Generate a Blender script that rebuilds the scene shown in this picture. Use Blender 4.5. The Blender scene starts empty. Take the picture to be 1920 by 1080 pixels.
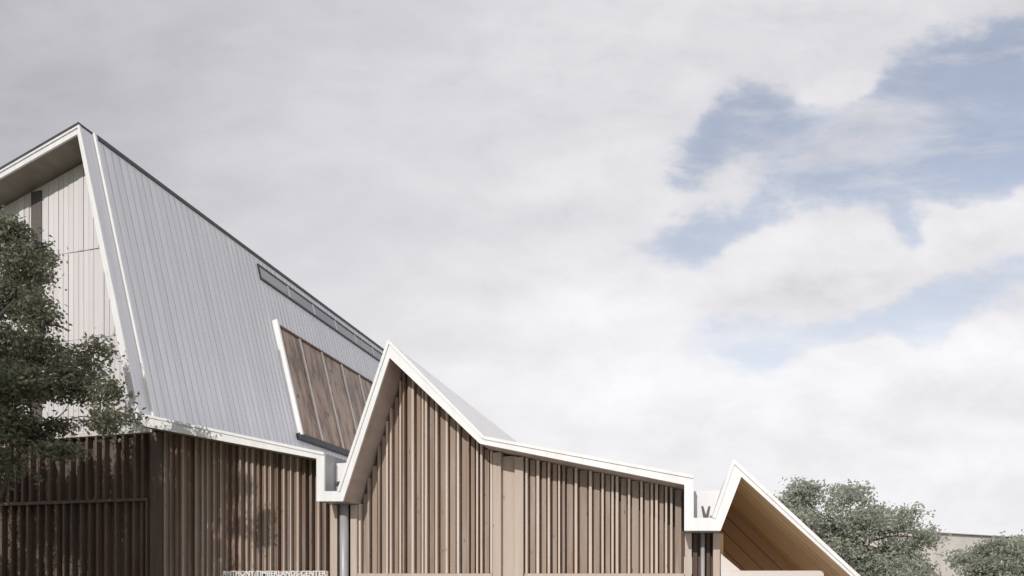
import bpy, math, random
import numpy as np
R = math.radians
scene = bpy.context.scene
col = scene.collection
rng = np.random.default_rng(7)
random.seed(7)

# ------------------------------------------------------------------ camera
F_PX = 1227.0            # focal length in pixels of the 1920 wide photograph
HOR = 1075.0             # horizon row
TH = math.atan(323.0 / F_PX)   # heading of the view, left of the roof ridges (+Y)
ZC = 2.6
cam = bpy.data.cameras.new('camera')
cam.sensor_width = 36.0
cam.lens = 36.0 * F_PX / 1920.0
cam.shift_y = (HOR - 540.0) / 1920.0
cam.clip_start = 0.1
cam.clip_end = 5000
camo = bpy.data.objects.new('camera', cam)
camo.location = (0, 0, ZC)
camo.rotation_euler = (R(90), 0, TH)
col.objects.link(camo)
scene.camera = camo
CT, ST = math.cos(TH), math.sin(TH)

# ------------------------------------------------------------------ light
SUN = np.array([-0.13, -1.0, 0.52]); SUN /= np.linalg.norm(SUN)
sl = bpy.data.lights.new('sun', 'SUN')
sl.energy = 2.65
sl.angle = R(0.5)
sl.color = (1.0, 0.968, 0.93)
so = bpy.data.objects.new('sun', sl)
from mathutils import Vector
so.rotation_euler = Vector(SUN).to_track_quat('Z', 'Y').to_euler()
so.location = (-5, -20, 30)
col.objects.link(so)

scene.view_settings.view_transform = 'Standard'
scene.view_settings.look = 'None'
scene.view_settings.gamma = 1
scene.view_settings.exposure = 0.0
scene.view_settings.use_curve_mapping = False
scene.cycles.max_bounces = 6
scene.cycles.adaptive_threshold = .02
scene.cycles.diffuse_bounces = 3
scene.cycles.transmission_bounces = 3

# ------------------------------------------------------------------ sky
world = bpy.data.worlds.new('World')
scene.world = world
world.use_nodes = True
nt = world.node_tree
nt.nodes.clear()
N = nt.nodes.new
L = nt.links.new

class G:
    """tiny helper that builds math node chains"""
    def __init__(self, tree): self.t = tree
    def put(self, sock, v):
        if isinstance(v, (int, float)): sock.default_value = v
        else: self.t.links.new(v, sock)
    def m(self, op, a, b=0.0, c=0.0, clamp=False):
        n = self.t.nodes.new('ShaderNodeMath'); n.operation = op; n.use_clamp = clamp
        self.put(n.inputs[0], a); self.put(n.inputs[1], b); self.put(n.inputs[2], c)
        return n.outputs[0]
    def smooth(self, v, lo, hi, a=0.0, b=1.0):
        n = self.t.nodes.new('ShaderNodeMapRange'); n.interpolation_type = 'SMOOTHSTEP'
        self.put(n.inputs['Value'], v)
        n.inputs['From Min'].default_value = lo; n.inputs['From Max'].default_value = hi
        n.inputs['To Min'].default_value = a; n.inputs['To Max'].default_value = b
        return n.outputs['Result']
    def dot(self, v, w):
        n = self.t.nodes.new('ShaderNodeVectorMath'); n.operation = 'DOT_PRODUCT'
        self.t.links.new(v, n.inputs[0]); n.inputs[1].default_value = w
        return n.outputs['Value']
    def noise(self, v, scale, detail=6, rough=0.55, dist=0.0):
        n = self.t.nodes.new('ShaderNodeTexNoise')
        self.t.links.new(v, n.inputs['Vector'])
        n.inputs['Scale'].default_value = scale; n.inputs['Detail'].default_value = detail
        n.inputs['Roughness'].default_value = rough; n.inputs['Distortion'].default_value = dist
        return n.outputs['Fac']
    def mix(self, f, a, b):
        n = self.t.nodes.new('ShaderNodeMix'); n.data_type = 'RGBA'
        self.put(n.inputs[0], f)
        for s, v in ((n.inputs[6], a), (n.inputs[7], b)):
            if isinstance(v, tuple): s.default_value = (*v, 1)
            else: self.t.links.new(v, s)
        return n.outputs[2]

g = G(nt)
tc = N('ShaderNodeTexCoord')
d = tc.outputs['Generated']
fw = g.m('MAXIMUM', g.dot(d, (-ST, CT, 0)), 0.08)
# bearings: tangent of the angle right of the heading, tangent of the height above the horizon
U = g.m('DIVIDE', g.dot(d, (CT, ST, 0)), fw)
V = g.m('DIVIDE', g.dot(d, (0, 0, 1)), fw)
cmb = N('ShaderNodeCombineXYZ'); L(U, cmb.inputs[0]); L(g.m('MULTIPLY', V, 1.5), cmb.inputs[1])
uv = cmb.outputs[0]
wx = g.m('MULTIPLY', g.m('SUBTRACT', g.noise(uv, 3.2, 5, .6), .5), .22)
cm2 = N('ShaderNodeVectorMath'); cm2.operation = 'ADD'; L(uv, cm2.inputs[0]); cm2.inputs[1].default_value = (7.3, 2.1, 0)
wy = g.m('MULTIPLY', g.m('SUBTRACT', g.noise(cm2.outputs[0], 3.2, 5, .6), .5), .16)
U2 = g.m('ADD', U, wx); V2 = g.m('ADD', V, wy)

def blob(x, y, rx, ry, tilt, w):
    """soft patch of sky centred on a bearing (given in photo pixels)"""
    cx, cy = (x - 960) / F_PX, (HOR - y) / F_PX
    c, s = math.cos(R(tilt)), math.sin(R(tilt))
    a = g.m('SUBTRACT', U2, cx); b = g.m('SUBTRACT', V2, cy)
    p = g.m('MULTIPLY', g.m('ADD', g.m('MULTIPLY', a, c), g.m('MULTIPLY', b, s)), F_PX / rx)
    q = g.m('MULTIPLY', g.m('SUBTRACT', g.m('MULTIPLY', b, c), g.m('MULTIPLY', a, s)), F_PX / ry)
    r2 = g.m('ADD', g.m('MULTIPLY', p, p), g.m('MULTIPLY', q, q))
    return g.m('MULTIPLY', g.m('POWER', 2.718, g.m('MULTIPLY', r2, -1.0)), w)

def total(lst):
    s = None
    for bl in lst:
        v = blob(*bl)
        s = v if s is None else g.m('ADD', s, v)
    return s
BLUE = [(1900, 130, 210, 110, 10, 1.0), (1470, 215, 90, 60, 20, .6), (1720, 200, 120, 60, 15, .5), (1640, 300, 270, 105, 10, 1.0), (1860, 225, 170, 115, 12, .9), (1305, 335, 85, 62, 25, .75), (1420, 255, 110, 52, 15, .7),
        (1285, 455, 80, 46, 0, 1.0), (1400, 430, 85, 34, 0, .55), (1690, 440, 45, 45, 20, .6),
        (1780, 560, 200, 66, 12, .95), (1375, 640, 105, 58, 0, .9), (1540, 622, 170, 34, 4, .75), (1755, 645, 48, 42, 0, .5),
        (1395, 195, 60, 50, 0, .5), (1170, 460, 50, 22, -20, .3),
        (1345, 365, 80, 46, 10, -.55), (1530, 485, 105, 58, 6, -1.0), (1620, 500, 75, 48, 0, -.6), (1845, 405, 135, 44, 28, -1.25), (1580, 180, 85, 30, 28, -.85),
        (1640, 680, 110, 48, 4, -.9), (1905, 655, 90, 48, 30, -1.0), (1230, 400, 55, 32, 10, -.45)]
bf = total(BLUE)
fine = g.noise(uv, 9.0, 7, .6, .3)
fine2 = g.noise(uv, 24.0, 6, .6, .2)
bf = g.m('ADD', bf, g.m('MULTIPLY', g.m('SUBTRACT', fine, .5), 1.0))
bf = g.m('ADD', bf, g.m('MULTIPLY', g.m('SUBTRACT', fine2, .5), .6))
bluem = g.m('ADD', g.smooth(bf, .0, 1.0, 0, .5), g.smooth(bf, .22, .7, 0, .5))
# thin veils of cloud drifting over the blue
vm = N('ShaderNodeMapping'); L(uv, vm.inputs[0]); vm.inputs['Scale'].default_value = (.6, 1.5, 1); vm.inputs['Rotation'].default_value = (0, 0, R(-28)); vm.inputs['Location'].default_value = (3.1, 1.7, 0)
veil = g.noise(vm.outputs[0], 5.0, 7, .58, .35)
bluem = g.m('MULTIPLY', bluem, g.smooth(veil, .45, .72, 1.0, .3))
back = g.smooth(g.dot(d, (-ST, CT, 0)), .1, .3)
bluem = g.m('MULTIPLY', g.m('MULTIPLY', bluem, back), g.smooth(V, .3, .7, .36, .62))

# cloud brightness: thick grey bank to the left, brighter to the right and low down
st = N('ShaderNodeMapping'); L(uv, st.inputs[0]); st.inputs['Scale'].default_value = (.7, 1.5, 1); st.inputs['Rotation'].default_value = (0, 0, R(-16))
soft = g.noise(st.outputs[0], 4.0, 6, .55, .4)
LIGHT = [(1050, 330, 190, 50, 10, .6), (1500, 470, 190, 60, 8, 1.0), (1650, 670, 200, 60, 6, .8), (1080, 560, 260, 60, 4, .6),
         (1560, 210, 130, 50, 12, .6), (1840, 390, 150, 50, 24, .8), (1200, 720, 330, 70, 0, .8), (1850, 660, 120, 50, 10, .6), (1190, 390, 90, 50, 0, .5),
         (980, 430, 260, 40, 8, -.5), (1500, 560, 240, 30, 4, -.5), (870, 640, 200, 40, 0, -.35), (1700, 780, 250, 40, 5, -.4), (1520, 545, 130, 26, 6, -.6), (1000, 870, 300, 50, 0, .4), (350, 330, 300, 90, 10, .35), (700, 200, 260, 60, 8, .4), (130, 190, 160, 60, 0, -.4), (1700, 900, 300, 50, 0, .4)]
lt = total(LIGHT)
base = g.smooth(U, -.9, .15, .49, .735)
base = g.m('ADD', base, g.smooth(g.m('MULTIPLY', V, -1.0), -.72, -.2, 0, .15))
bri = g.m('ADD', base, g.m('ADD', g.m('MULTIPLY', lt, .095), g.m('ADD', g.m('MULTIPLY', g.m('SUBTRACT', soft, .5), .24), g.m('MULTIPLY', g.m('SUBTRACT', fine, .5), g.smooth(U, -.3, .3, .13, .26)))))
cc = N('ShaderNodeCombineColor')
L(bri, cc.inputs[0]); L(g.m('MULTIPLY', bri, .985), cc.inputs[1]); L(g.m('ADD', g.m('MULTIPLY', bri, .93), .07), cc.inputs[2])
bgc = N('ShaderNodeBackground'); L(cc.outputs[0], bgc.inputs[0]); bgc.inputs[1].default_value = 1.0
sky = N('ShaderNodeTexSky'); sky.sky_type = 'NISHITA'; sky.sun_disc = False
sky.sun_elevation = math.asin(SUN[2]); sky.sun_rotation = math.atan2(SUN[0], SUN[1])
sky.air_density = 1.0; sky.dust_density = 1.5; sky.ozone_density = 1.0
bgs = N('ShaderNodeBackground'); L(sky.outputs[0], bgs.inputs[0]); bgs.inputs[1].default_value = 0.15
mx = N('ShaderNodeMixShader'); L(bluem, mx.inputs[0]); L(bgc.outputs[0], mx.inputs[1]); L(bgs.outputs[0], mx.inputs[2])
out = N('ShaderNodeOutputWorld'); L(mx.outputs[0], out.inputs[0])

# ------------------------------------------------------------------ helpers
def at(px, py, Y):
    """world point that stands on the vertical plane y = Y along the sight line of a photo pixel"""
    k = (px - 960.0) / F_PX
    s = Y / (CT + k * ST)
    return np.array([(k * CT - ST) * s, Y, ZC + (HOR - py) / F_PX * s])
def atx(px, Y): return float(at(px, HOR, Y)[0])

class MB:
    def __init__(self): self.v = []; self.f = []
    def poly_prism(self, pts, y0, y1):
        """closed outline in x,z pushed from y0 to y1"""
        n = len(pts); b = len(self.v)
        self.v += [(p[0], y0, p[1]) for p in pts] + [(p[0], y1, p[1]) for p in pts]
        self.f.append(list(range(b, b + n))); self.f.append(list(range(b + 2 * n - 1, b + n - 1, -1)))
        for i in range(n):
            j = (i + 1) % n
            self.f.append([b + i, b + n + i, b + n + j, b + j])
        return self
    def box(self, x0, x1, y0, y1, z0, z1):
        return self.poly_prism([(x0, z0), (x1, z0), (x1, z1), (x0, z1)], y0, y1)
    def hexa(self, p):
        """eight corners: four of one face in order, then four of the opposite face"""
        b = len(self.v); self.v += [tuple(q) for q in p]
        for q in ((0, 1, 2, 3), (7, 6, 5, 4), (0, 4, 5, 1), (1, 5, 6, 2), (2, 6, 7, 3), (3, 7, 4, 0)):
            self.f.append([b + i for i in q])
        return self
    def tube(self, pts, rad, seg=10):
        b = len(self.v); pts = [Vector(p) for p in pts]
        for i, p in enumerate(pts):
            dr = (pts[min(i + 1, len(pts) - 1)] - pts[max(i - 1, 0)]).normalized()
            a = dr.orthogonal().normalized(); c = dr.cross(a)
            for k in range(seg):
                t = 2 * math.pi * k / seg
                self.v.append(tuple(p + (a * math.cos(t) + c * math.sin(t)) * rad[i]))
        for i in range(len(pts) - 1):
            for k in range(seg):
                k2 = (k + 1) % seg
                self.f.append([b + i * seg + k, b + i * seg + k2, b + (i + 1) * seg + k2, b + (i + 1) * seg + k])
        self.f.append([b + k for k in range(seg)][::-1])
        self.f.append([b + (len(pts) - 1) * seg + k for k in range(seg)])
        return self
    def build(self, name, mat, parent=None, smooth=False, bevel=0.0):
        import bmesh
        me = bpy.data.meshes.new(name); me.from_pydata(self.v, [], self.f)
        bm = bmesh.new(); bm.from_mesh(me); bmesh.ops.recalc_face_normals(bm, faces=bm.faces); bm.to_mesh(me); bm.free()
        me.materials.append(mat)
        if smooth: me.polygons.foreach_set('use_smooth', [True] * len(me.polygons))
        o = bpy.data.objects.new(name, me); col.objects.link(o)
        if bevel:
            md = o.modifiers.new('bevel', 'BEVEL'); md.width = bevel; md.segments = 2; md.limit_method = 'ANGLE'
        if parent is not None: adopt(o, parent)
        return o
def adopt(o, parent):
    o.parent = parent
    off = Vector(parent.location)      # every parent's own basis is its place in the world
    from mathutils import Matrix
    o.matrix_parent_inverse = Matrix.Translation(-off)
def empty(name, loc, label, cat, group=None):
    o = bpy.data.objects.new(name, None); o.location = loc; col.objects.link(o); o.empty_display_size = .3
    tag(o, label, cat, group); return o
def tag(o, label, cat, group=None):
    o['label'] = label; o['category'] = cat
    if group: o['group'] = group

# ------------------------------------------------------------------ materials
def new_mat(name):
    m = bpy.data.materials.new(name); m.use_nodes = True
    t = m.node_tree; b = t.nodes['Principled BSDF']
    return m, t, b, G(t)
def coords(t, scale=(1, 1, 1)):
    c = t.nodes.new('ShaderNodeTexCoord'); mp = t.nodes.new('ShaderNodeMapping')
    mp.inputs['Scale'].default_value = scale
    t.links.new(c.outputs['Object'], mp.inputs[0]); return mp.outputs[0]
def bump(t, b, h, strength, dist=.01):
    n = t.nodes.new('ShaderNodeBump'); n.inputs['Strength'].default_value = strength; n.inputs['Distance'].default_value = dist
    t.links.new(h, n.inputs['Height']); t.links.new(n.outputs[0], b.inputs['Normal'])
def surf(name, ca, cb, scale=(1, 1, 1), nscale=2.0, rough=.6, bstr=0.0, metal=0.0, island=0.0, detail=6, spec=.4):
    m, t, b, q = new_mat(name)
    v = coords(t, scale)
    f = q.smooth(q.noise(v, nscale, detail, .6), .3, .7)
    if island:
        ge = t.nodes.new('ShaderNodeNewGeometry')
        r = ge.outputs['Random Per Island']
        f = q.m('ADD', q.m('MULTIPLY', f, 1 - island), q.m('MULTIPLY', r, island))
    t.links.new(q.mix(f, ca, cb), b.inputs['Base Color'])
    b.inputs['Roughness'].default_value = rough; b.inputs['Metallic'].default_value = metal
    b.inputs['Specular IOR Level'].default_value = spec
    if bstr: bump(t, b, q.noise(v, nscale * 4, 5, .6), bstr)
    return m
M = {}
M['white'] = surf('painted_metal', (.76, .752, .735), (.84, .835, .825), (2.5, 1, .4), 1.6, .42, .05, detail=8)
def roof_mat():
    m, t, b, q = new_mat('roof_sheet')
    ca, cb = (.66, .66, .695), (.79, .79, .815)
    cell = q.m('FLOOR', q.m('DIVIDE', q.m('SUBTRACT', q.dot(coords(t), (0, 1, 0)), 16.8), .30))
    wn = t.nodes.new('ShaderNodeTexWhiteNoise'); wn.noise_dimensions = '1D'; t.links.new(cell, wn.inputs['W'])
    st = q.smooth(q.noise(coords(t, (.6, 5, .22)), 1.2, 7, .65, .3), .3, .7)
    f = q.m('ADD', q.m('MULTIPLY', wn.outputs[0], .45), q.m('MULTIPLY', st, .55))
    t.links.new(q.mix(f, ca, cb), b.inputs['Base Color'])
    t.links.new(q.m('ADD', .34, q.m('MULTIPLY', wn.outputs[0], .14)), b.inputs['Roughness'])
    bump(t, b, q.noise(coords(t, (.6, 2.2, .6)), 1.6, 3, .5), .12, .03)
    return m
M['roof'] = roof_mat()
M['clad'] = surf('white_boards', (.63, .595, .585), (.74, .71, .705), (5, 1, .25), 1.2, .6, .08, island=.55)
def wood_mat(name, ca, cb, tint, grey):
    m, t, b, q = new_mat(name)
    ge = t.nodes.new('ShaderNodeNewGeometry'); r = ge.outputs['Random Per Island']
    v = coords(t, (9, 4, .35))
    f = q.m('ADD', q.m('MULTIPLY', q.smooth(q.noise(v, 1.6, 7, .62), .3, .7), .45), q.m('MULTIPLY', r, .55))
    c = q.mix(f, ca, cb)
    r2 = q.m('FRACT', q.m('MULTIPLY', r, 17.3))
    c = q.mix(q.m('MULTIPLY', r2, .55), c, tint)
    st = q.smooth(q.noise(coords(t, (5, 2, .45)), .9, 6, .65, .4), .46, .70)          # silvering and water streaks
    c = q.mix(q.m('MULTIPLY', st, .5), c, grey)
    kn = t.nodes.new('ShaderNodeTexVoronoi'); t.links.new(coords(t, (5, 3, 1.5)), kn.inputs['Vector']); kn.inputs['Scale'].default_value = 1.0
    c = q.mix(q.smooth(kn.outputs['Distance'], .04, .12, .7, 0), c, (ca[0] * .4, ca[1] * .36, ca[2] * .33))
    t.links.new(c, b.inputs['Base Color']); b.inputs['Roughness'].default_value = .72
    bump(t, b, q.noise(v, 6, 5, .6), .25)
    return m
M['wood'] = wood_mat('larch', (.20, .145, .112), (.42, .33, .27), (.33, .225, .155), (.41, .36, .32))
M['wood_pale'] = wood_mat('larch_fins', (.48, .385, .315), (.68, .585, .50), (.60, .43, .31), (.62, .57, .53))
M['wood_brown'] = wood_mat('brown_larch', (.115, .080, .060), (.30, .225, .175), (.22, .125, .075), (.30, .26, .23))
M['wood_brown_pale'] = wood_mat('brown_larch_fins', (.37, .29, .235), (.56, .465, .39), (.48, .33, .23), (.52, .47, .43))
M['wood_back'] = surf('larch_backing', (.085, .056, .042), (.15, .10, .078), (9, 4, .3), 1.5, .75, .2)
M['wood_dark'] = wood_mat('dark_larch', (.062, .045, .037), (.15, .108, .085), (.14, .075, .045), (.17, .145, .125))  # darker larch for the left screens, rail, jamb and corner post
M['post'] = wood_mat('planed_timber', (.44, .355, .29), (.56, .47, .395), (.52, .40, .29), (.55, .50, .46))
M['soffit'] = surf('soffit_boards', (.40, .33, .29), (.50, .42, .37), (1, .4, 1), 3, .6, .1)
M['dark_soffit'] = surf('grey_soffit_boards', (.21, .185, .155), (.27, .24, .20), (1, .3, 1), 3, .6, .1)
M['louvre'] = surf('louvre_boards', (.10, .085, .08), (.14, .12, .11), (12, 1, .3), 2, .6, .2)
M['mullion'] = surf('coated_alloy', (.55, .52, .48), (.62, .59, .56), (1, 1, 1), 3, .45)
M['dark'] = surf('black_flashing', (.035, .035, .04), (.06, .06, .065), (1, 1, 1), 3, .45)
M['grey'] = surf('zinc', (.36, .36, .36), (.44, .44, .44), (1, 1, .4), 3, .45, .05, metal=.2)
M['concrete'] = surf('render_coat', (.55, .50, .46), (.70, .66, .62), (1, 1, 1), 6, .85, .3)
M['bark'] = surf('bark', (.05, .042, .034), (.11, .09, .07), (6, 6, 1), 3, .9, .6)
M['ground'] = surf('grass_ground', (.06, .08, .035), (.11, .12, .06), (1, 1, 1), .8, .9, .5)
M['paving'] = surf('stone_paving', (.46, .43, .39), (.55, .52, .48), (1, 1, 1), 2.5, .85, .2)
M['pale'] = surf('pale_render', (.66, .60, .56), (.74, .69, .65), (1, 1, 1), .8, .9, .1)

def slat_mat(name, ca, cb, axis, period):
    m, t, b, q = new_mat(name)
    v = coords(t)
    s = q.dot(v, axis)
    cell = q.m('FLOOR', q.m('DIVIDE', s, period))
    fr = q.m('FRACT', q.m('DIVIDE', s, period))
    wn = t.nodes.new('ShaderNodeTexWhiteNoise'); wn.noise_dimensions = '1D'; t.links.new(cell, wn.inputs['W'])
    gr = q.noise(coords(t, (2, 9, 2)), 2.0, 6, .6)
    f = q.m('ADD', q.m('MULTIPLY', wn.outputs[0], .6), q.m('MULTIPLY', gr, .4))
    groove = q.m('LESS_THAN', fr, .06)
    c = q.mix(f, ca, cb)
    t.links.new(q.mix(groove, c, (ca[0] * .25, ca[1] * .25, ca[2] * .25)), b.inputs['Base Color'])
    b.inputs['Roughness'].default_value = .6
    bump(t, b, q.m('SUBTRACT', 1.0, groove), .5, .02)
    return m
M['porch_boards'] = slat_mat('porch_boards', (.60, .42, .23), (.82, .63, .40), (0, 1, 0), .55)
M['porch_wall'] = slat_mat('porch_wall_boards', (.44, .25, .125), (.58, .37, .21), (.72, 0, .69), .40)

def glass_mat():
    m, t, b, q = new_mat('window_glass')
    b.inputs['Base Color'].default_value = (.30, .31, .31, 1); b.inputs['Roughness'].default_value = .08
    b.inputs['Specular IOR Level'].default_value = .9
    return m
M['glass'] = glass_mat()
def knot_mat():
    m, t, b, q = new_mat('knotty_timber')
    v = coords(t, (1.2, 6, 1.2))
    f = q.smooth(q.noise(v, 1.5, 7, .65, .6), .3, .72)
    v2 = coords(t, (1, 1.3, 1))
    vo = t.nodes.new('ShaderNodeTexVoronoi'); t.links.new(v2, vo.inputs['Vector']); vo.inputs['Scale'].default_value = .95
    k = q.smooth(vo.outputs['Distance'], .05, .15, 1, 0)
    c = q.mix(f, (.10, .06, .04), (.34, .22, .145))
    ge = t.nodes.new('ShaderNodeNewGeometry')
    c = q.mix(q.m('MULTIPLY', q.smooth(q.noise(coords(t, (.8, 2.2, .5)), 1.1, 3, .5), .4, .62), .6), c, (.50, .36, .25))
    c = q.mix(q.m('MULTIPLY', k, .85), c, (.05, .03, .022))
    t.links.new(c, b.inputs['Base Color']); b.inputs['Roughness'].default_value = .2
    return m
M['knotty'] = knot_mat()
def leaf_mat(name, ca, cb, tl=.35):
    m, t, b, q = new_mat(name)
    ge = t.nodes.new('ShaderNodeNewGeometry')
    big = q.noise(coords(t), .9, 3, .6)
    f = q.m('ADD', q.m('MULTIPLY', ge.outputs['Random Per Island'], .6), q.m('MULTIPLY', q.smooth(big, .35, .65), .4))
    c = q.mix(f, ca, cb)
    t.links.new(c, b.inputs['Base Color']); b.inputs['Roughness'].default_value = .5
    tr = t.nodes.new('ShaderNodeBsdfTranslucent'); t.links.new(c, tr.inputs[0])
    ms = t.nodes.new('ShaderNodeMixShader'); ms.inputs[0].default_value = tl
    t.links.new(b.outputs[0], ms.inputs[1]); t.links.new(tr.outputs[0], ms.inputs[2])
    t.links.new(ms.outputs[0], t.nodes['Material Output'].inputs[0])
    return m
M['leaf_a'] = leaf_mat('leaf_dark', (.085, .092, .058), (.29, .295, .20), .4)
M['leaf_b'] = leaf_mat('leaf_grey', (.24, .26, .20), (.54, .56, .46), .45)

# ------------------------------------------------------------------ ground
def sheet(name, pts, z, m):
    me = bpy.data.meshes.new(name); me.from_pydata([(x, y, z) for x, y in pts], [], [list(range(len(pts)))])
    me.materials.append(m); o = bpy.data.objects.new(name, me); col.objects.link(o); o['kind'] = 'structure'; return o
sheet('ground', [(-1500, -600), (1500, -600), (1500, 2500), (-1500, 2500)], 0, M['ground'])
sheet('forecourt', [(-9, -25), (26, -25), (26, 60), (-9, 60)], .004, M['paving'])

# ------------------------------------------------------------------ the building
YF = 16.0                 # front edge of the folded roof
YW = 16.84                # face of the walls, set back under the eaves
YB = 42.0                 # back of the roof
B = empty('folded_roof_building', (-8, 17, 0), 'timber slatted building under a white folded metal roof with three peaks', 'building')
OUT = [(-190, 433), (150, 236), (262, 776), (609, 850), (609, 921), (635, 921), (729, 639), (908, 820), (1300, 893), (1300, 971), (1337, 971), (1375, 863), (1680, 1145)]
UND = [(-190, 444), (146, 252), (252, 796), (594, 860), (594, 940), (643.5, 940), (731, 671), (900, 832), (1283, 909), (1283, 995), (1351, 995), (1390, 894), (1672, 1150)]
o_ = [(float(p[0]), float(p[2])) for p in (at(x, y, YF) for x, y in OUT)]
u_ = [(float(p[0]), float(p[2])) for p in (at(x, y, YF) for x, y in UND)]
UX = [p[0] for p in u_]; UZ = [p[1] for p in u_]
def zu(x):
    """height of the roof's underside above a place along the front"""
    best = None
    for i in range(len(UX) - 1):
        if UX[i] <= x <= UX[i + 1] and UX[i + 1] > UX[i] + 1e-4:
            z = UZ[i] + (UZ[i + 1] - UZ[i]) * (x - UX[i]) / (UX[i + 1] - UX[i])
            best = z if best is None else min(best, z)
    return best if best is not None else ZC

def lerp(a, b, t): return (a[0] + (b[0] - a[0]) * t, a[1] + (b[1] - a[1]) * t)
# roof slabs, one per fold
def slab(i, name, m, y0=YF + .035):
    e = 1e-4
    return MB().poly_prism([o_[i], o_[i + 1], lerp(u_[i + 1], o_[i + 1], .12), lerp(u_[i], o_[i], .12)], y0, YB).build(name, m, B)
slab(0, 'roof_slope', M['roof'])
steep = slab(1, 'standing_seam_roof', M['roof'])
slab(2, 'roof_slope', M['white'])
slab(5, 'roof_slope', M['roof'])
s2 = slab(6, 'roof_slope', M['white'])
slab(7, 'roof_slope', M['white'])
slab(10, 'roof_slope', M['roof'])
slab(11, 'roof_slope', M['white'])
# gutters between the gables
for a in (3, 8):
    mb = MB()
    for i in (a, a + 1):
        mb.poly_prism([o_[i], o_[i + 1], u_[i + 1], u_[i]], YF + .035, YB)
    gt = mb.build('box_gutter', M['grey'], B)
    i = a + 1
    x0, x1 = o_[i][0], o_[i + 1][0]; zb = o_[i][1]
    if a == 3:
        pl = [(x0 + .02, zb + .02), (x1 - .01, zb + .02), (x1 + .28, zb + .85), (x0 + .02, zb + .85)]
        MB().poly_prism(pl, YF + .55, YF + .58).build('stop_end', M['white'], gt)
        h = MB().box(x0 + .2, x0 + .42, YF + .30, YF + .36, zb + .22, zb + .30)
        h.box(x0 + .1, x0 + .22, YF + .32, YF + .36, zb + .17, zb + .27)
        h.tube([(x0 + .36, YF + .33, zb + .02), (x0 + .36, YF + .33, zb + .23)], [.02, .02])
        h.build('overflow_bracket', M['dark'], gt)
    else:
        pl = [(x0 + .02, zb + .02), (x1 - .01, zb + .02), (x1 + .2, zb + .72), (x0 + .02, zb + .72)]
        MB().poly_prism(pl, YF + .75, YF + .78).build('stop_end', M['white'], gt)
        xm = (x0 + x1) / 2 + .07
        h = MB()
        for sx in (-1, 1):
            h.poly_prism([(xm - .02 * sx, zb + .02), (xm + .06 * sx, zb + .02), (xm + .11 * sx, zb + .30), (xm + .06 * sx, zb + .30)][::sx], YF + .3 + .03 * sx, YF + .34 + .03 * sx)
        h.build('gutter_strut', M['louvre'], gt)

# white fascia boards along the roof's front edge, one per gable
def fascia(i0, i1):
    mb = MB()
    pts = o_[i0:i1 + 1] + u_[i0:i1 + 1][::-1]
    n = i1 - i0
    for i in range(i0, i1):
        mb.poly_prism([o_[i], o_[i + 1], u_[i + 1], u_[i]], YF - .02, YF + .034)
    for i in range(i0, i1):
        l = math.hypot(o_[i + 1][0] - o_[i][0], o_[i + 1][1] - o_[i][1])
        if l < 2: continue
        nj = max(1, int(l / 2.4)); e = .022 / l
        for q in range(1, nj + 1):
            t = q / (nj + 1)
            mb.poly_prism([lerp(o_[i], o_[i + 1], t - e), lerp(o_[i], o_[i + 1], t + e), lerp(u_[i], u_[i + 1], t + e), lerp(u_[i], u_[i + 1], t - e)], YF - .0245, YF - .015)
    f = mb.build('fascia', M['white'], B)
    # thin drip lip along the top edge
    lip = MB()
    for i in range(i0, i1):
        a, b = o_[i], o_[i + 1]
        if abs(a[0] - b[0]) < .05 or i in (4, 9): continue
        dx, dz = b[0] - a[0], b[1] - a[1]; l = math.hypot(dx, dz); nx, nz = -dz / l * .022, dx / l * .022
        lip.poly_prism([(a[0] - nx * 2.4, a[1] - nz * 2.4), (b[0] - nx * 2.4, b[1] - nz * 2.4), (b[0] + nx, b[1] + nz), (a[0] + nx, a[1] + nz)], YF - .05 - .003 * (i % 3), YF + .0)
    lip.build('drip_edge', M['white'], f)
    return f
fascia(0, 5); fascia(5, 10); fascia(10, 12)

# soffits under the overhang
def soffit(i, m, y1=YW + .15, y0=YF + .0, name='soffit', th=.02):
    a, b = u_[i], u_[i + 1]
    dx, dz = b[0] - a[0], b[1] - a[1]; l = math.hypot(dx, dz); nx, nz = dz / l * th, -dx / l * th
    a2 = (a[0] + nx, a[1] + nz); b2 = (b[0] + nx, b[1] + nz)
    return MB().poly_prism([lerp(a, o_[i], .13), lerp(b, o_[i + 1], .13), lerp(b, a, 0.004), lerp(a, b, .004)], y0 + .035, y1).build(name, m, B)
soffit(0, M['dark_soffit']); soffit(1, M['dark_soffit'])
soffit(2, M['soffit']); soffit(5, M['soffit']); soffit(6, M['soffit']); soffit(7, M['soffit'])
soffit(10, M['porch_boards'], YF + 6.2, name='porch_soffit')
soffit(11, M['porch_boards'], YF + 6.2, name='porch_soffit')

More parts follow.
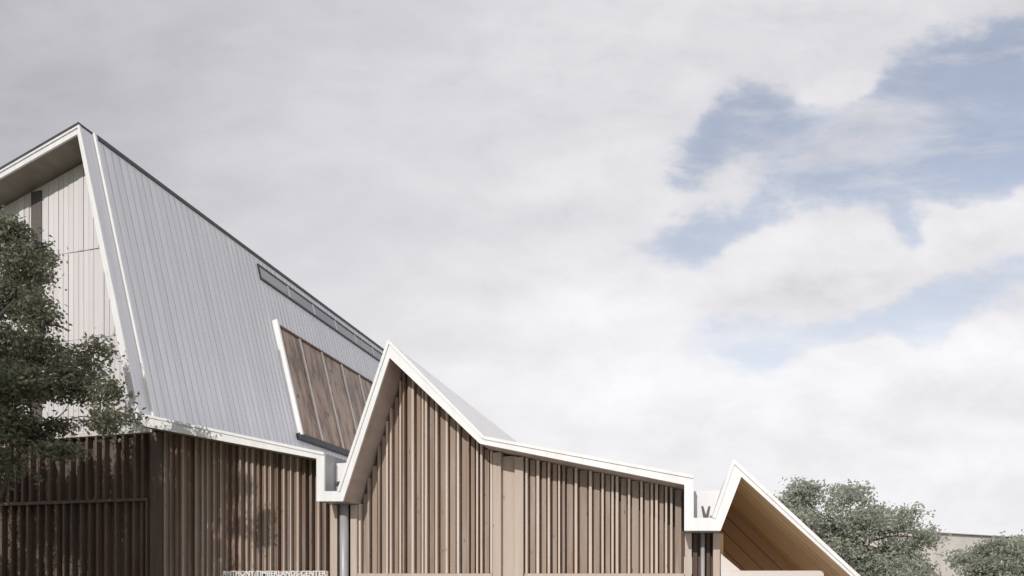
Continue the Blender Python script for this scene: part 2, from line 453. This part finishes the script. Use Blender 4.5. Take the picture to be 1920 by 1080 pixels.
# seams, verge upstand and ridge cap on the tall roof
P1 = np.array([o_[1][0], 0, o_[1][1]]); K1 = np.array([o_[2][0], 0, o_[2][1]])
DS = K1 - P1; LS = np.linalg.norm(DS); DS /= LS
NS = np.array([-DS[2], 0, DS[0]])                     # outward normal of the steep slope
if NS[0] < 0: NS = -NS
def on_steep(px, py):
    k = (px - 960.0) / F_PX
    dr = np.array([k * CT - ST, CT + k * ST, (HOR - py) / F_PX]); c = np.array([0, 0, ZC])
    t = np.dot(P1 - c, NS) / np.dot(dr, NS)
    p = c + dr * t
    return float(np.dot(p - P1, DS)), float(p[1])      # distance down the slope, depth
def sp(s, y, h): return P1 + DS * s + NS * h + np.array([0, y, 0])
def sbox(mb, s0, s1, y0, y1, h0, h1, s0b=None, s1b=None):
    """box lying on the steep slope; the far end may be shifted along the slope"""
    s0b = s0 if s0b is None else s0b; s1b = s1 if s1b is None else s1b
    return mb.hexa([sp(s0, y0, h0), sp(s1, y0, h0), sp(s1b, y1, h0), sp(s0b, y1, h0),
                    sp(s0, y0, h1), sp(s1, y0, h1), sp(s1b, y1, h1), sp(s0b, y1, h1)])
seam = MB(); y = YF + .5 + .30
while y < YB - .1:
    sbox(seam, .08, LS - .03, y - .012, y + .012, -.004, .021); y += .30
seam.build('seam', M['roof'], steep)
sbox(MB(), -.05, LS - .02, YF + .43, YF + .50, -.004, .10).build('verge_upstand', M['white'], steep)
rc = MB(); sbox(rc, -.10, .05, YF + .46, YB, -.02, .045)
rc.build('ridge_cap', M['dark'], steep)
# dark top edge on the shallow left slope
a, b = o_[0], o_[1]
MB().poly_prism([(a[0], a[1] + .012), (b[0] + .0, b[1] + .012), (b[0], b[1] + .085), (a[0], a[1] + .085)], YF - .06, YB).build('roof_edge_flashing', M['dark'], B)

# big timber framed window in the steep slope
s_t, y_a = on_steep(515, 609); s_b, y_a2 = on_steep(555, 815)
ya = (y_a + y_a2) / 2
step = on_steep(563, 640)[1] - on_steep(516, 609)[1]
NP = 5
yb = ya + NP * step
W = empty('roof_window', tuple(sp(s_b, ya, 0)), '', ''); del W['label']; del W['category']; adopt(W, B)
wf = MB(); sbox(wf, s_t - .08, s_b + .05, ya - .11, ya, -.01, .30); wf.build('jamb', M['white'], W)
wf = MB(); sbox(wf, s_t - .08, s_b + .05, yb, yb + .1, -.01, .2); wf.build('jamb', M['white'], W)
wf = MB(); sbox(wf, s_t - .07, s_t + .03, ya, yb, .03, .10); wf.build('head', M['wood_back'], W)
wf = MB(); sbox(wf, s_b - .04, s_b + .22, ya - .13, yb + .1, .005, .20); wf.build('sill', M['dark'], W)
for k in range(NP):
    pn = MB(); sbox(pn, s_t, s_b, ya + k * step + .03, ya + (k + 1) * step - .03, .012, .04 + .004 * (k % 2)); pn.build('timber_panel', M['knotty'], W)
    if k: 
        pn = MB(); sbox(pn, s_t + .01, s_b, ya + k * step - .07, ya + k * step + .07, .0, .10); pn.build('mullion', M['mullion'], W)
# narrow glazed strip below the ridge
s0a, y0a = on_steep(482, 497); s1a, _ = on_steep(482, 518)
s0b, y0b = on_steep(703, 655); s1b, _ = on_steep(703, 667)
yend = y0a + (y0b - y0a) * 1.25
s0m = s0a; s1m = s1a
Wp = empty('ridge_window', tuple(sp(s1m, y0a, 0)), '', ''); del Wp['label']; del Wp['category']; adopt(Wp, B)
fr = MB(); sbox(fr, s0m - .05, s0m + .05, y0a, yend, -.01, .07); fr.build('frame', M['dark'], Wp)
fr = MB(); sbox(fr, s1m - .04, s1m + .05, y0a, yend, -.01, .07); fr.build('frame', M['dark'], Wp)
fr = MB(); sbox(fr, s0m + .05, s1m - .04, y0a, y0a + .05, -.01, .06); fr.build('frame', M['dark'], Wp)
ws = on_steep(537, 540)[1] - y0a
nn = int((yend - y0a) / ws)
for k in range(nn):
    pn = MB(); sbox(pn, s0m + .05, s1m - .04, y0a + k * ws + .06, y0a + (k + 1) * ws - .06, .004, .05); pn.build('pane', M['glass'], Wp)
    pn = MB(); sbox(pn, s0m + .05, s1m - .04, y0a + (k + 1) * ws - .06, y0a + (k + 1) * ws + .09, .0, .075); pn.build('mullion', M['mullion'], Wp)

# ---- walls
def wall_outline(x0, x1, zb, dz=0.0):
    xs = [x0] + [x for x in UX if x0 + .01 < x < x1 - .01] + [x1]
    top = []
    for x in sorted(set(xs)):
        top.append((x, zu(x) + .03 + dz))
    return [(x0, zb), (x1, zb)] + top[::-1]
XL = atx(-190, YW) + 1.5
XC = atx(281, YW)             # corner post
ZT = 7.09                     # foot of the white gable boards
ZR = ZC + (HOR - 937) / F_PX * (YW / (CT + (280 - 960) / F_PX * ST))
# white boarded gable wall
gx1 = atx(300, YW)
gpts = [(XL, ZT), (u_[2][0] + .3, ZT)]
gpts = [(XL, ZT), (u_[2][0] + .02, ZT), (u_[2][0] + .02, zu(u_[2][0] + .02)), (u_[1][0], u_[1][1] + .03), (XL, zu(XL) + .03)]
MBW = MB().poly_prism(gpts, YW + .04, YW + .3)
gw = MBW.build('gable_wall', M['clad'], B)
bd = MB(); xx = XL + .1
ZJ1 = ZC + (HOR - 470) / F_PX * (YW / (CT + (150 - 960) / F_PX * ST))
ZJ2 = ZC + (HOR - 630) / F_PX * (YW / (CT + (200 - 960) / F_PX * ST))
slot0, slot1 = atx(57, YW), atx(77, YW)
while xx < u_[2][0]:
    w = .187
    if not (slot0 - .16 < xx < slot1 - .01):
        zt = min(zu(xx), zu(min(xx + w, u_[2][0]))) - .03
        levels = [ZT + .02, ZJ2, ZJ1, 40]
        for a_, b_ in zip(levels[:-1], levels[1:]):
            t_ = min(b_ - .035, zt)
            if t_ > a_ + .1: bd.box(xx, xx + w, YW + random.choice((0, .012, .02)), YW + .05, a_, t_)
    xx += .205
bd.build('cladding', M['clad'], gw)
MB().box(slot0, slot1, YW + .02, YW + .1, ZT + .05, zu(slot0) - .02).build('louvre_strip', M['louvre'], gw)
MB().box(XL, XC + .1, YW - .03, YW + .08, ZT - .10, ZT + .015).build('band_course', M['concrete'], B)

def screen(name, x0, x1, zb, top, m, mback, period=.42, style='mixed', y=YW, back=True):
    """slatted timber screen in front of a boarded wall"""
    mb = MB(); x = x0 + .02
    k = 0; slot = []
    while x < x1 - .05:
        if style == 'mixed':
            seq = random.choice(([(.06, .16, .055, 1), (.125, .07, .05, 0)], [(.055, .15, .05, 1), (.155, .06, .055, 0)],
                                 [(.06, .16, .05, 1), (.10, .08, .045, 0), (.05, .13, .06, 1)]))
        elif style == 'dense':
            seq = random.choice(([(.045, .16, .055, 1), (.07, .06, .045, 0)], [(.05, .16, .05, 1), (.055, .09, .05, 0)], [(.065, .14, .05, 1), (.08, .05, .05, 0)]))
        else:
            seq = [(.085, .17, period - .085, 0)]
        for w, dp, gap, pale in seq:
            w *= random.uniform(.85, 1.2)
            if x + w > x1 - .01: x = x1; break
            zt = (top if top is not None else min(zu(x), zu(x + w)) - .01)
            dp += random.uniform(-.012, .012)
            nf = len(mb.f)
            mb.box(x, x + w, y + .16 - dp, y + .17, zb, zt)
            slot += [1 if pale and random.random() < (.7 if style == 'dense' else .88) else 0] * (len(mb.f) - nf)
            x += w + gap * random.uniform(.75, 1.3)
        k += 1
    s = mb.build(name, m, B)
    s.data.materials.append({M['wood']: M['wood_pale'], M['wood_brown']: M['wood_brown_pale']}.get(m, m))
    s.data.polygons.foreach_set('material_index', slot)
    if back:
        if top is None: pts = wall_outline(x0, x1, zb)
        else: pts = [(x0, zb), (x1, zb), (x1, top), (x0, top)]
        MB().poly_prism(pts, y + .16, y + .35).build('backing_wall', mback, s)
    return s
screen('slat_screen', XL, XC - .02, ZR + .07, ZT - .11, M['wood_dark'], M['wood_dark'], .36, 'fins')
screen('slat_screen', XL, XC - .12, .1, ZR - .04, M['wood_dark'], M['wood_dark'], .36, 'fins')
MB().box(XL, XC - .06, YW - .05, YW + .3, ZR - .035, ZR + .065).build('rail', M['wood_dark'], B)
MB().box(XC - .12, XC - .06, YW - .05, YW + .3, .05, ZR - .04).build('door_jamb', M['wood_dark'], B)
def post(p0, p1, m, zt=None, dy=.06, zb=.02):
    x0, x1 = atx(p0, YW - dy), atx(p1, YW - dy)
    zt = min(zu(x0), zu(x1)) - .01 if zt is None else zt
    return MB().box(x0, x1, YW - dy, YW + .3, zb, zt).build('post', m, B, bevel=.006)
lp0, lp1 = atx(-14, YW), atx(12, YW)
zz = lambda y: ZC + (HOR - y) / F_PX * (YW / (CT - 960 / F_PX * ST))
MB().box(lp0, lp1, YW - .04, YW + .02, zz(908), zz(832)).build('sun_dapple', M['post'], B)  # pale panel standing in for a sunlit spot, its light put into colour
XC2 = atx(304, YW)
post(281, 304, M['wood_dark'])
XG = atx(613, YW)
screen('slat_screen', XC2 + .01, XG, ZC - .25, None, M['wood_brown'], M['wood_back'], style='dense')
post(619, 632, M['post']); post(657, 669, M['post'])
screen('slat_screen', XG + .01, atx(672, YW), .1, None, M['wood_back'], M['wood_back'], .5, 'fins', y=YW + .12)
x2a, x2b = atx(671, YW), atx(924, YW)
zs = ZC - .0
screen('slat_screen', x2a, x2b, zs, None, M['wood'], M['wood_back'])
post(924, 939, M['post']); post(965, 981, M['post'])
MB().box(atx(939, YW), atx(966, YW), YW + .1, YW + .3, .05, min(zu(atx(939, YW)), zu(atx(966, YW))) - .01).build('post_panel', M['post'], B)
x2c, x2d = atx(984, YW), atx(1283, YW)
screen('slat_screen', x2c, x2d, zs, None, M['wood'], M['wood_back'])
post(1284, 1297, M['post']); post(1337, 1350, M['post'])
screen('slat_screen', atx(1298, YW), atx(1337, YW), .1, None, M['wood_back'], M['wood_back'], .3, 'fins', y=YW + .1)
# sill rails at the foot of the slats and the storey below
for xa, xb, zt in ((x2a, x2b, zs), (x2c, x2d, zs)):
    MB().box(xa, xb, YW - .04, YW + .3, zs - .14, zs - .003).build('sill_rail', M['post'], B, bevel=.006)
    MB().box(xa, xb, YW + .12, YW + .3, .03, zs - .143).build('lower_wall', M['wood_back'], B)
sl0 = atx(417, YW - .12)
sl1 = atx(612, YW - .12)
MB().box(sl0 - .03, sl1 + .02, YW - .08, YW + .02, ZC - .16, ZC + .07).build('sign_rail', M['wood_brown_pale'], B, bevel=.008)
fc = bpy.data.curves.new('lettering', 'FONT'); fc.body = 'ANTHONY TIMBERLANDS CENTER'; fc.extrude = .1; fc.offset = .018; fc.space_character = 1.02
fo = bpy.data.objects.new('lettering', fc); col.objects.link(fo)
bpy.context.view_layer.update()
me = bpy.data.meshes.new_from_object(fo.evaluated_get(bpy.context.evaluated_depsgraph_get()))
bpy.data.objects.remove(fo)
co = np.empty(len(me.vertices) * 3); me.vertices.foreach_get('co', co); co = co.reshape(-1, 3)
sc = (sl1 - sl0) / (co[:, 0].max() - co[:, 0].min())
top_z = ZC + .075
x_, y_, z_ = (co[:, 0] - co[:, 0].min()) * sc, (co[:, 1] - co[:, 1].max()) * sc, co[:, 2] * .25
me.vertices.foreach_set('co', np.stack([x_, -z_, y_], 1).reshape(-1)); me.update()
me.materials.clear(); me.materials.append(M['white'])
SG = bpy.data.objects.new('building_sign', me); SG.location = (sl0, YW - .107, top_z); col.objects.link(SG)
tag(SG, 'pale raised capital letters of the building name along the brown slatted wall', 'sign')
MB().box(XC2 + .01, XG, YW + .05, YW + .3, .03, ZC - .255).build('lower_wall', M['wood_back'], B)
# downpipes under both gutters
def downpipe(p0, p1, zt):
    xa, xb = atx(p0, YW - .1), atx(p1, YW - .1); r = (xb - xa) / 2; xm = (xa + xb) / 2
    dpo = MB().tube([(xm, YW - .1, .05), (xm, YW - .1, zt)], [r, r], 20).build('downpipe', M['grey'], B, smooth=False)
    for p in dpo.data.polygons: p.use_smooth = abs(p.normal.z) < .5
    br = MB(); br.box(xm - r - .02, xm + r + .02, YW - .1 - r - .008, YW + .12, 1.6, 1.64); br.build('pipe_clip', M['grey'], dpo)
downpipe(638, 653, u_[4][1] + .02); downpipe(1313.5, 1321.5, u_[9][1] + .02)

# entrance porch under the third gable
YP = YF + 6.2
pl = [(u_[10][0], .05), (u_[12][0] - .1, .05), (u_[12][0] - .1, zu(u_[12][0] - .1)), (u_[11][0], u_[11][1] + .02), (u_[10][0], u_[10][1] + .02)]
MB().poly_prism(pl, YP - .02, YP + .25).build('porch_wall', M['porch_wall'], B)
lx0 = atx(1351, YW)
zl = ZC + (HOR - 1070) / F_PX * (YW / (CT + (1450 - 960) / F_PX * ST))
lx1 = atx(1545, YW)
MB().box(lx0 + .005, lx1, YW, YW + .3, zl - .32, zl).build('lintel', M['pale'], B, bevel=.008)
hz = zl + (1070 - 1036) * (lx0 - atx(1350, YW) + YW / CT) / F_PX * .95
MB().poly_prism([(lx0 + .005, zl + .002), (atx(1389, YW), zl + .002), (lx0 + .005, zl + .42)], YW + .02, YW + .28).build('sunlit_wedge', M['pale'], B)  # pale wedge shaped like a sunlit patch; the sunlight is built in as colour
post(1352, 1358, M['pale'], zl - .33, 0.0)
MB().box(lx0, lx0 + .08, YW + .3, YP - .03, .05, u_[10][1] + .0).build('porch_side_wall', M['porch_boards'], B)

# rear walls closing the building
MB().box(XL + .1, u_[9][0], YB - .6, YB - .35, .05, ZC + 1.2).build('rear_wall', M['clad'], B)
MB().box(XL, XL + .25, YW + .4, YB - .7, .05, zu(XL + .3) - .1).build('side_wall', M['clad'], B)

# ------------------------------------------------------------------ trees
def leaves(clumps, n, size, mat, name, parent, flat=.8):
    """clumps: (centre xyz, radii xyz); leaves fill each clump, denser near its skin"""
    c = np.array([k[0] for k in clumps]); r = np.array([k[1] for k in clumps])
    vol = (r[:, 0] * r[:, 1] * r[:, 2]) ** .72
    w = vol / vol.sum()
    idx = rng.choice(len(clumps), n, p=w)
    # sub clusters make twigs
    nsub = max(6, n // 26)
    sidx = rng.choice(len(clumps), nsub, p=w)
    dirs = rng.normal(size=(nsub, 3)); dirs /= np.linalg.norm(dirs, axis=1)[:, None]
    rad = rng.uniform(.25, 1.0, nsub) ** .5
    sub = c[sidx] + dirs * rad[:, None] * r[sidx]
    pick = rng.integers(0, nsub, n)
    pos = sub[pick] + rng.normal(size=(n, 3)) * size * np.array([2.6, 2.6, 1.7])
    nd = rng.normal(size=(n, 3)); nd[:, 2] = np.abs(nd[:, 2]) * flat + .1; nd /= np.linalg.norm(nd, axis=1)[:, None]
    ta = rng.normal(size=(n, 3)); ta -= nd * (ta * nd).sum(1)[:, None]; ta /= np.linalg.norm(ta, axis=1)[:, None]
    tb = np.cross(nd, ta)
    ln = (size * rng.uniform(.6, 1.25, n))[:, None]
    v = np.empty((n, 4, 3))
    v[:, 0] = pos - ta * ln; v[:, 1] = pos + tb * ln * .5 + nd * ln * .15; v[:, 2] = pos + ta * ln; v[:, 3] = pos - tb * ln * .5 + nd * ln * .15
    me = bpy.data.meshes.new(name)
    me.vertices.add(n * 4); me.vertices.foreach_set('co', v.reshape(-1))
    me.loops.add(n * 4); me.loops.foreach_set('vertex_index', np.arange(n * 4, dtype=np.int32))
    me.polygons.add(n); me.polygons.foreach_set('loop_start', np.arange(0, n * 4, 4, dtype=np.int32))
    me.polygons.foreach_set('loop_total', np.full(n, 4, dtype=np.int32))
    me.update(); me.validate(); me.materials.append(mat)
    o = bpy.data.objects.new(name, me); col.objects.link(o); adopt(o, parent); return o
def limb(mb, a, b, r0, r1, bend=.12, n=6):
    a, b = np.array(a, float), np.array(b, float); l = np.linalg.norm(b - a)
    off = rng.normal(size=3) * bend * l
    pts = [a + (b - a) * t + off * math.sin(math.pi * t) + (rng.normal(size=3) * .012 * l if 0 < t < 1 else 0) for t in np.linspace(0, 1, n)]
    mb.tube([tuple(p) for p in pts], list(np.linspace(r0, r1, n)), 7)

def px_clump(x, y, rx, ry, Y, ry_depth=None, dy=0.0):
    p = at(x, y, Y + dy); s = Y / (CT + (x - 960) / F_PX * ST) / F_PX
    return (p, np.array([rx * s, (ry_depth or rx * .9) * s, ry * s]))

# tall tree left, in front of the gable
YT = 12.5
TL = [(15, 455, 55, 60), (50, 500, 50, 65), (20, 560, 70, 60), (75, 590, 38, 40), (15, 650, 80, 60), (80, 660, 60, 42), (140, 690, 70, 45),
      (185, 660, 30, 28), (60, 720, 75, 40), (150, 735, 60, 28), (205, 735, 24, 24), (205, 785, 30, 22), (240, 785, 22, 12), (10, 790, 60, 60),
      (50, 815, 55, 22), (110, 800, 30, 18), (185, 800, 34, 14), (110, 845, 55, 14), (20, 430, 30, 30), (85, 480, 22, 28), (0, 720, 60, 60)]
cl = []
for x, y, rx, ry in TL:
    cl.append(px_clump(x, y, rx * .70, ry * .70, YT, dy=random.uniform(-.5, .5)))
# the crown goes on to the left, beyond the photograph
cv = list(cl); cl = []
for i in range(34):
    X = random.uniform(-22.5, -16.8); Z = random.uniform(5.0, 9.0) - max(0, (X + 18) * -.12)
    cl.append((np.array([X, YT + random.uniform(-1.4, .9), Z]), np.array([1.0, .9, .75]) * random.uniform(.7, 1.1)))
T = empty('tree', (-17.7, YT, 0), 'tall dark green tree in front of the white gable at the left edge', 'tree')
tb = np.array([-17.7, YT, 0.])
mb = MB(); top = np.array([-17.2, YT, 6.4])
limb(mb, tb, top, .26, .15, .03, 9); mb.build('trunk', M['bark'], T, smooth=True)
mb = MB(); fork = np.array([-17.35, YT, 4.0])
# the bough that leans into view low at the left edge
p_a, p_b, p_c = at(-12, 965, YT), at(22, 868, YT), at(75, 800, YT)
limb(mb, fork, p_a, .09, .06); limb(mb, p_a, p_b, .06, .045, .04); limb(mb, p_b, p_c, .045, .022, .05)
for x, y in ((150, 720), (225, 775), (90, 640), (120, 845), (40, 760), (185, 800)):
    limb(mb, p_c if y > 700 else p_b, at(x, y, YT), .02, .006, .07)
for i in rng.choice(len(cl), 14, replace=False):
    limb(mb, tb + (top - tb) * random.uniform(.6, 1), cl[i][0], .05, .008, .08)
p_d = at(58, 700, YT); limb(mb, top, at(30, 560, YT), .1, .03, .08); limb(mb, at(30, 560, YT), at(60, 460, YT), .03, .008); limb(mb, p_d, at(57, 790, YT), .02, .02, .02)
mb.build('branches', M['bark'], T, smooth=True)
leaves(cv, 30000, .058, M['leaf_a'], 'crown', T)
leaves(cl, 26000, .08, M['leaf_a'], 'crown', T)
# a second tree nearer the viewer, out of view, added so that its crown shades the corner of the building
T2 = empty('tree', (-17.4, 3.6, 0), 'unseen tall tree left of the view, added to shade the corner of the building', 'tree')
tb2 = np.array([-17.4, 3.6, 0.]); top2 = np.array([-17.0, 3.7, 10.5])
mb = MB(); limb(mb, tb2, top2, .3, .12, .02, 9); mb.build('trunk', M['bark'], T2, smooth=True)
cl2 = []
for i in range(30):
    X = random.uniform(-18.6, -15.9); Z = random.uniform(9.0, 13.0)
    cl2.append((np.array([X, 3.7 + random.uniform(-1.5, 1.5), Z]), np.array([.8, .8, .6]) * random.uniform(.6, 1.1)))
for i in range(26):
    cl2.append((np.array([random.uniform(-15.9, -14.2), 3.7 + random.uniform(-1.5, 1.5), random.uniform(8.6, 13.0)]), np.array([.28, .28, .2])))
mb = MB()
for c_ in cl2: limb(mb, tb2 + (top2 - tb2) * random.uniform(.75, 1), c_[0], .06, .01, .06)
mb.build('branches', M['bark'], T2, smooth=True)
leaves(cl2, 13500, .085, M['leaf_a'], 'crown', T2)

# trees right, beyond the entrance gable
def far_tree(px, Y, shape, n, size, label):
    cl = []
    for x, y, rx, ry in shape:
        for q in range(5):
            t = rng.uniform(0, 2 * math.pi); e = math.sqrt(rng.uniform(0, 1)) * .75
            c = px_clump(x + math.cos(t) * e * rx, y + math.sin(t) * e * ry, rx * .55, ry * .6, Y)
            dd = rx * Y / F_PX * 1.1
            cl.append((c[0] + np.array([0, rng.uniform(-dd, dd), 0]), c[1]))
    base = at(px, HOR, Y); base[2] = 0
    T = empty('tree', tuple(base), label, 'tree', None)
    cz = at(px, np.mean([k[1] for k in shape]), Y)
    mb = MB(); limb(mb, base, cz, .28, .1, .03, 8); mb.build('trunk', M['bark'], T, smooth=True)
    mb = MB()
    for i in range(0, len(cl), 2):
        limb(mb, base + (cz - base) * random.uniform(.45, 1), cl[i][0], .06, .01, .06)
    mb.build('branches', M['bark'], T, smooth=True)
    leaves(cl, n, size, M['leaf_b'], 'crown', T)
    return T
far_tree(1610, 34, [(1500, 932, 42, 24), (1562, 926, 40, 22), (1612, 930, 34, 24), (1475, 950, 30, 26), (1540, 975, 60, 36), (1602, 985, 55, 42), (1655, 985, 45, 36), (1700, 972, 26, 24),
                    (1722, 1003, 34, 22), (1735, 1012, 12, 8), (1625, 1035, 70, 40), (1570, 1000, 60, 40), (1670, 1020, 45, 36), (1690, 1075, 45, 36), (1590, 1055, 60, 45), (1715, 1055, 30, 30), (1540, 1030, 50, 40), (1640, 1100, 90, 40)], 33000, .09,
         'broad grey green tree just right of the entrance gable')
far_tree(1880, 31, [(1885, 1024, 34, 16), (1862, 1050, 50, 28), (1912, 1046, 50, 34), (1838, 1072, 34, 20), (1880, 1095, 75, 30), (1950, 1070, 40, 40)], 12000, .085,
         'small rounded tree at the right edge of the view')

# ------------------------------------------------------------------ pale building far right
pA = at(1700, 994, 62); pBb = at(1960, 1010, 80)
H = empty('pale_building', (float(pA[0]), 62, 0), 'pale rendered building with dark roof edge far behind the trees', 'building')
ang = math.atan2(pBb[1] - pA[1], pBb[0] - pA[0]); ln = math.hypot(pBb[1] - pA[1], pBb[0] - pA[0])
def hbox(name, x0, x1, y0, y1, z0, z1, m, z1b=None):
    c, s = math.cos(ang), math.sin(ang); z1b = z1 if z1b is None else z1b
    f = lambda x, y, z: (pA[0] + x * c - y * s, pA[1] + x * s + y * c, z)
    mb = MB().hexa([f(x0, y0, z0), f(x1, y0, z0), f(x1, y1, z0), f(x0, y1, z0), f(x0, y0, z1), f(x1, y0, z1b), f(x1, y1, z1b), f(x0, y1, z1)])
    return mb.build(name, m, H)
zt = float(pA[2]); zt2 = float(pBb[2])
hbox('wall', 0, ln, 0, 9, .01, zt - .12, M['pale'], zt2 - .12)
hbox('roof_edge', -.2, ln + .2, -.25, 9.2, zt - .118, zt - .05, M['grey'], None)
hbox('window', ln * .27, ln * .27 + .5, -.03, .1, 3.0, 3.6, M['glass'])
